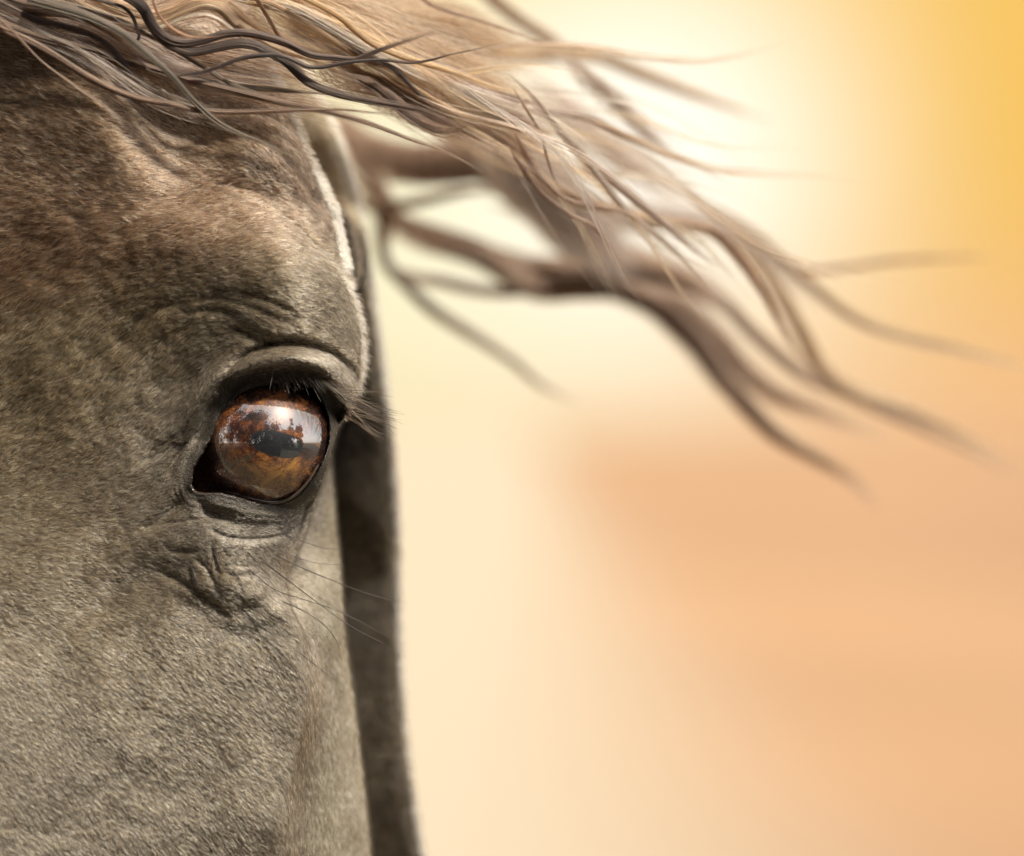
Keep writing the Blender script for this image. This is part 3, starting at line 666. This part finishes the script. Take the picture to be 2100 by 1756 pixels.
lock(f, A((200, -10), (350, 30), (600, 100), (750, 160), (900, 240), (1050, 370), (1180, 480), (1280, 580), (1380, 700), (1480, 800), (1600, 900), (1750, 980), (1900, 1040), (2100, 1130), (2230, 1185)), 80, 10, 15, 4, 110, OL * .55, .25)
lock(f, A((600, -30), (760, 10), (900, 50), (970, 120), (1000, 200), (1020, 280), (960, 340), (1010, 420), (1080, 500), (1180, 570)), 50, 30, 6, 3, 40, DK * 1.4, .3)
lock(f, A((1120, 590), (1250, 565), (1380, 545), (1480, 530), (1600, 490), (1750, 430), (1900, 405), (2050, 405), (2150, 440), (2260, 490), (2380, 490), (2560, 455), (2800, 440), (3000, 460), (3150, 440), (3300, 400), (3500, 360), (3700, 310)), 40, -60, 8, 3, 50, DK * 1.2, .2)
lock(f, A((-100, 150), (0, 210), (200, 290), (400, 400), (600, 530), (800, 640), (950, 700), (1100, 740), (1250, 760), (1400, 800), (1600, 820), (1850, 820), (2100, 810), (2500, 805), (2700, 825), (2900, 840), (3100, 850)), 80, -20, 12, 3, 80, BR * .85, .3)
lock(f, A((-50, 90), (100, 230), (300, 440), (500, 590), (700, 730), (900, 870), (1100, 1000)), 90, 60, 4, 2, 9, BR * 1.6, .9)
lock(f, A((450, -60), (600, 30), (720, 90), (850, 140), (1050, 165), (1200, 155), (1350, 85), (1500, 40), (1620, 70), (1720, 170), (1850, 250), (2000, 340), (2150, 390), (2300, 430), (2420, 480), (2500, 540), (2600, 660), (2700, 760)), 20, -120, 16, 8, 130, TN, .4)
lock(f, A((650, -60), (900, 50), (1100, 110), (1250, 80), (1450, 10), (1650, 50), (1800, 180), (1950, 260), (2100, 300), (2300, 350), (2500, 420)), 10, -120, 22, 14, 140, TN * 1.3, .5)
lock(f, A((1110, -40), (1140, 60), (1190, 140), (1280, 220), (1400, 270), (1550, 272), (1700, 250)), 70, 50, 4, 2, 22, RD, .4)
lock(f, A((800, 90), (900, 170), (1050, 200), (1200, 190), (1350, 130), (1500, 105), (1620, 150), (1740, 240), (1860, 330)), 40, 0, 7, 4, 40, PL * .8, .4)
lock(f, A((1850, -60), (1950, 100), (2040, 260), (2130, 340), (2250, 400), (2400, 440)), -20, -80, 6, 4, 40, RD * .7, .3)
lock(f, A((100, 20), (400, 110), (700, 220), (1000, 350), (1300, 520), (1700, 640), (2100, 690), (2500, 760)), 30, -60, 34, 26, 110, LI, .6)
lock(f, A((-100, 40), (300, 230), (600, 370), (900, 580), (1150, 740), (1500, 850), (1900, 930)), 60, 10, 24, 20, 46, LI * 1.1, .9)
lock(f, A((-100, -60), (200, 40), (500, 90), (750, 190), (950, 330), (1100, 480)), 60, 40, 26, 10, 170, BR * .7, .5)
lock(f, A((900, 440), (1200, 545), (1400, 580), (1700, 625), (2100, 665), (2400, 690), (2600, 730)), 20, -60, 8, 5, 70, OL * .6, .3)
lock(f, A((-100, -80), (300, -10), (600, 60), (900, 160), (1200, 320), (1500, 500), (1700, 620), (2000, 720), (2300, 790)), 60, -30, 9, 5, 60, OL * .5, .3)
# lighter locks over the neck
lock(f, B((-100, -50), (300, 40), (500, 130), (700, 245), (900, 360), (1200, 520), (1500, 660), (1800, 800)), -60, -160, 20, 14, 120, PL * .8, .5)
lock(f, B((350, -60), (550, 40), (700, 130), (800, 220), (950, 330), (1200, 430), (1500, 520), (1700, 600), (1900, 660), (2150, 700)), -40, -160, 9, 7, 90, GD, .3)
lock(f, B((0, -20), (200, 30), (500, 200), (800, 400), (1000, 510), (1200, 620), (1400, 740), (1600, 840), (1800, 930), (2000, 985)), -40, -170, 8, 7, 80, GD * .8, .3)
lock(f, B((0, -10), (250, 10), (450, 90), (650, 170), (850, 250), (1100, 400), (1350, 590), (1600, 780), (1800, 900)), -60, -180, 16, 10, 100, GD * 1.15, .6)
lock(f, B((500, -90), (800, 30), (1100, 140), (1400, 230), (1700, 320), (1950, 370), (2300, 400)), -300, -420, 62, 30, 420, TN * .9, .8)
lock(f, B((700, -80), (1000, 30), (1300, 110), (1600, 200), (1800, 290), (2100, 380)), -380, -500, 60, 26, 380, TN * .9, .8)
lock(f, B((600, 60), (900, 220), (1200, 380), (1500, 500), (1800, 620), (2100, 760)), -200, -300, 70, 50, 240, TN, .8)
lock(f, B((730, 530), (900, 600), (1050, 700), (1150, 800), (1250, 880), (1400, 945), (1500, 955), (1640, 910)), -90, -150, 16, 12, 190, BR, .4)
lock(f, B((860, 520), (1000, 590), (1130, 680), (1250, 760), (1350, 830), (1450, 880), (1600, 940), (1850, 1030), (2000, 1120), (2120, 1260)), -140, -260, 24, 14, 220, BR * 1.3, .5)
lock(f, B((1300, 570), (1400, 615), (1550, 670), (1700, 740), (1900, 850), (2100, 940), (2300, 1030)), -160, -300, 22, 16, 200, BR * 1.5, .5)
lock(f, B((1380, 610), (1600, 650), (1800, 690), (2000, 740), (2250, 770)), -160, -280, 10, 8, 90, BR * 1.5, .5)
lock(f, B((850, 600), (1000, 720), (1150, 850), (1300, 950), (1450, 1005), (1650, 975)), -90, -140, 3, 3, 24, BR, .4)
lock(f, B((700, 300), (900, 420), (1050, 480), (1140, 550), (1260, 680), (1400, 770), (1500, 805)), -80, -140, 8, 5, 70, DK * 2, .4)
lock(mane, B((250, 60), (380, 190), (560, 300), (750, 390), (900, 450)), -560, -620, 44, 26, 420, DK * 1.5, .5)
lock(mane, B((330, 180), (450, 300), (560, 360), (700, 410), (880, 450)), -560, -620, 30, 18, 300, DK * 1.2, .5)
# soft volumes of fine hair between the locks
lock(f, A((500, -120), (800, 20), (1050, 100), (1300, 60), (1550, 30), (1750, 160), (2000, 300), (2300, 400), (2550, 560), (2800, 760)), -40, -170, 42, 30, 120, BR * 2.0, .8)
lock(f, A((0, -120), (400, 60), (800, 200), (1200, 330), (1600, 400), (2000, 500), (2400, 640), (2800, 740), (3200, 850)), 10, -140, 46, 34, 90, BR * 1.2, .8)
lock(f, A((-100, 60), (300, 200), (700, 350), (1100, 480), (1500, 600), (1900, 690), (2300, 740), (2700, 850), (3000, 960)), 30, -120, 36, 24, 70, BR * 1.3, .8)
lock(f, B((100, -120), (400, 20), (700, 180), (950, 330), (1250, 520), (1550, 700), (1850, 860), (2150, 1040)), -90, -240, 60, 50, 150, TN * 1.3, .8)
lock(f, B((300, -120), (650, 20), (1000, 200), (1300, 380), (1600, 540), (1900, 680), (2200, 820), (2500, 1000)), -140, -330, 64, 46, 200, TN * 1.1, .8)
lock(f, B((400, 340), (650, 480), (900, 600), (1150, 740), (1400, 860), (1700, 980), (1950, 1120)), -110, -240, 44, 34, 220, BR * 1.8, .7)
lock(f, B((900, 420), (1200, 540), (1500, 680), (1800, 820), (2050, 1000), (2250, 1200)), -200, -320, 60, 44, 280, BR * 2, .7)
# the mane behind, out of focus
mn = mane
lock(mn, G((180, 520), (280, 640), (400, 750), (600, 810), (800, 820), (1000, 810), (1150, 900), (1300, 1030), (1450, 1200), (1600, 1320), (1850, 1370), (2100, 1450), (2350, 1620)), -1310, -1230, 66, 34, 600, BR * 1.7, .4, 1.1)
lock(mn, G((300, 1030), (500, 1045), (650, 1040), (800, 1010), (950, 980), (1150, 990)), -1290, -1230, 18, 10, 82, OL * 1.6, .4, 1.1)
lock(mn, G((300, 1020), (400, 1060), (600, 1150), (800, 1220), (1000, 1290), (1150, 1390), (1300, 1460), (1500, 1460), (1700, 1475), (1880, 1560)) + Z((700, 1030), (800, 1130), (900, 1260), (1050, 1420), (1200, 1510), (1330, 1590), (1420, 1700)), -1290, -1330, 48, 12, 360, BR * 2.0, .35, 1.1)
lock(mn, G((380, 960), (470, 1120), (510, 1330), (600, 1440), (750, 1590), (900, 1690)) + Z((200, 1190), (300, 1270), (430, 1330)), -1310, -1330, 20, 7, 150, OL * 1.1, .4, 1.1)
lock(mn, G((500, 1350), (640, 1410), (800, 1440), (1000, 1490), (1200, 1500), (1400, 1480), (1600, 1460)), -1310, -1310, 18, 12, 82, LI, .4, 1.1)
lock(mn, G((300, 720), (400, 860), (480, 980), (520, 1100), (520, 1300)), -1290, -1290, 26, 16, 112, BR * 1.8, .5, 1.1)
lock(mn, G((1000, 1290), (1200, 1330), (1500, 1350), (1700, 1370), (1900, 1420)) + Z((750, 930), (900, 1000), (1000, 1100), (1150, 1230), (1300, 1300), (1500, 1390), (1700, 1480), (1900, 1580)), -1230, -1330, 24, 9, 165, BR * 2.2, .4, 1.1)
lock(f, G((900, 500), (1000, 580), (1200, 740), (1300, 900), (1420, 1000), (1600, 1050), (1750, 1090)) + Z((620, 725), (800, 745), (890, 780), (980, 890), (1050, 1000), (1130, 1150), (1250, 1290)), -250, -700, 15, 12, 120, BR * 3.2, .5, .8)
lock(mn, Z((750, 610), (880, 690), (1000, 770), (1150, 900), (1300, 1030), (1450, 1100), (1650, 1150), (1850, 1200), (2000, 1240)), -1180, -1280, 16, 8, 67, TN * .9, .5, 1.1)
lock(mn, Z((1000, 800), (1150, 885), (1300, 880), (1450, 860), (1650, 850), (1850, 845)), -1230, -1280, 10, 5, 30, RD, .5, 1.1)
lock(mn, Z((880, 740), (970, 830), (1080, 950), (1160, 1090), (1220, 1210), (1320, 1290), (1500, 1350), (1700, 1440), (1900, 1560)), -1180, -1280, 22, 12, 82, TN * 1.3, .6, 1.1)
lock(mn, G((1000, -60), (1080, 10), (1200, 100), (1350, 200), (1440, 270), (1620, 295), (1800, 370), (2000, 450), (2300, 560), (2500, 640)), -1030, -1130, 20, 8, 97, TN * .8, .5, 1.1)
lock(mn, B((1700, 330), (1950, 380), (2200, 395), (2450, 400), (2700, 400)), -980, -1030, 24, 14, 105, TN, .6, 1.1)
lock(f, G((1350, 260), (1500, 350), (1650, 480), (1800, 640), (1950, 780), (2100, 900)), -500, -700, 30, 20, 60, LI * 1.6, .9, .8)
lock(f, G((640, -60), (720, 10), (800, 50), (1000, 110), (1200, 180), (1400, 260)), -250, -300, 5, 2, 22, BR, .4)
lock(f, G((1150, 430), (1230, 560), (1300, 680), (1340, 830), (1380, 930), (1430, 1010)), -140, -170, 4, 3, 24, BR * 1.5, .5)
lock(f, G((1100, 350), (1250, 480), (1380, 640), (1500, 760), (1600, 900), (1750, 1090), (1950, 1250), (2100, 1400), (2250, 1560)), -150, -330, 10, 4, 70, LI * 1.7, .6)
lock(f, G((1200, 480), (1350, 620), (1500, 780), (1700, 950), (1900, 1120), (2100, 1290), (2300, 1430)), -200, -380, 14, 6, 80, LI * 1.8, .7)
lock(f, G((1000, 500), (1200, 560), (1500, 590), (1700, 680), (1900, 770), (2100, 850), (2300, 960)), -260, -420, 12, 6, 70, LI * 1.2, .5)
lock(f, G((1120, 700), (1180, 820), (1300, 980), (1450, 1100), (1580, 1170), (1700, 1330), (1780, 1450)), -180, -240, 8, 4, 70, BR * 1.7, .3)
lock(f, G((1150, 640), (1230, 800), (1320, 930), (1450, 1030), (1600, 1060), (1750, 1100), (1900, 1200)), -200, -260, 10, 5, 80, BR * 1.7, .4)
lock(mn, G((1000, 560), (1150, 760), (1300, 930), (1480, 1130), (1680, 1300), (1850, 1400)), -930, -1030, 90, 50, 390, LI * 1.3, .6, 1.0)
lock(mn, G((1200, 380), (1400, 520), (1600, 700), (1800, 860), (2000, 1000), (2200, 1090)), -930, -1030, 60, 40, 82, LI * 1.8, .7, 1.0)
# single hairs and thin wisps let loose by the wind
wr = np.random.default_rng(11)
for q in range(34):
    t0 = wr.uniform(0, 1); x0 = 620 + 620 * t0 + wr.normal(0, 40); y0 = 60 + 330 * t0 * wr.uniform(.5, 1.15) + wr.normal(0, 30); L_ = wr.uniform(380, 900)
    a0_ = wr.normal(22, 9); bend = wr.normal(5, 7); p_ = [(x0, y0)]; ph_ = wr.uniform(0, 6)
    for k_ in range(1, 8):
        a_ = R(a0_ + bend * k_ / 4 + 12 * math.sin(k_ * 1.1 + ph_)); p_.append((p_[-1][0] + L_ / 7 * math.cos(a_), p_[-1][1] + L_ / 7 * math.sin(a_)))
    d_ = -120 - 260 * t0 + wr.normal(0, 60)
    lock(f, p_, d_, d_ - wr.uniform(40, 220), wr.uniform(6, 16), wr.uniform(5, 22), int(wr.integers(4, 13)), (BR * 2.2, TN, LI * 1.8, GD, PL * .8)[q % 5], .9, .62)
for d_, pts_, w_, n_, c_ in ((-1320, [(690, 215), (760, 285), (850, 318), (960, 312), (1050, 335), (1150, 420), (1230, 500), (1330, 560), (1480, 610)], 46, 420, BR * 1.2),
                            (-1380, [(690, 330), (760, 400), (850, 470), (960, 505), (1080, 545), (1200, 560), (1330, 600), (1430, 660), (1560, 790), (1700, 850), (1850, 905)], 40, 300, BR * 1.5),
                            (-1300, [(880, 260), (980, 300), (1080, 370), (1180, 470), (1260, 540), (1360, 575)], 66, 420, LI * .9),
                            (-1350, [(1000, 420), (1120, 440), (1260, 445), (1400, 450), (1500, 480), (1600, 560), (1690, 640)], 34, 200, LI * 1.1)):
    lock(mn, pts_, d_, d_ - 60, w_, w_ * .5, n_, c_, .6, 1.0)
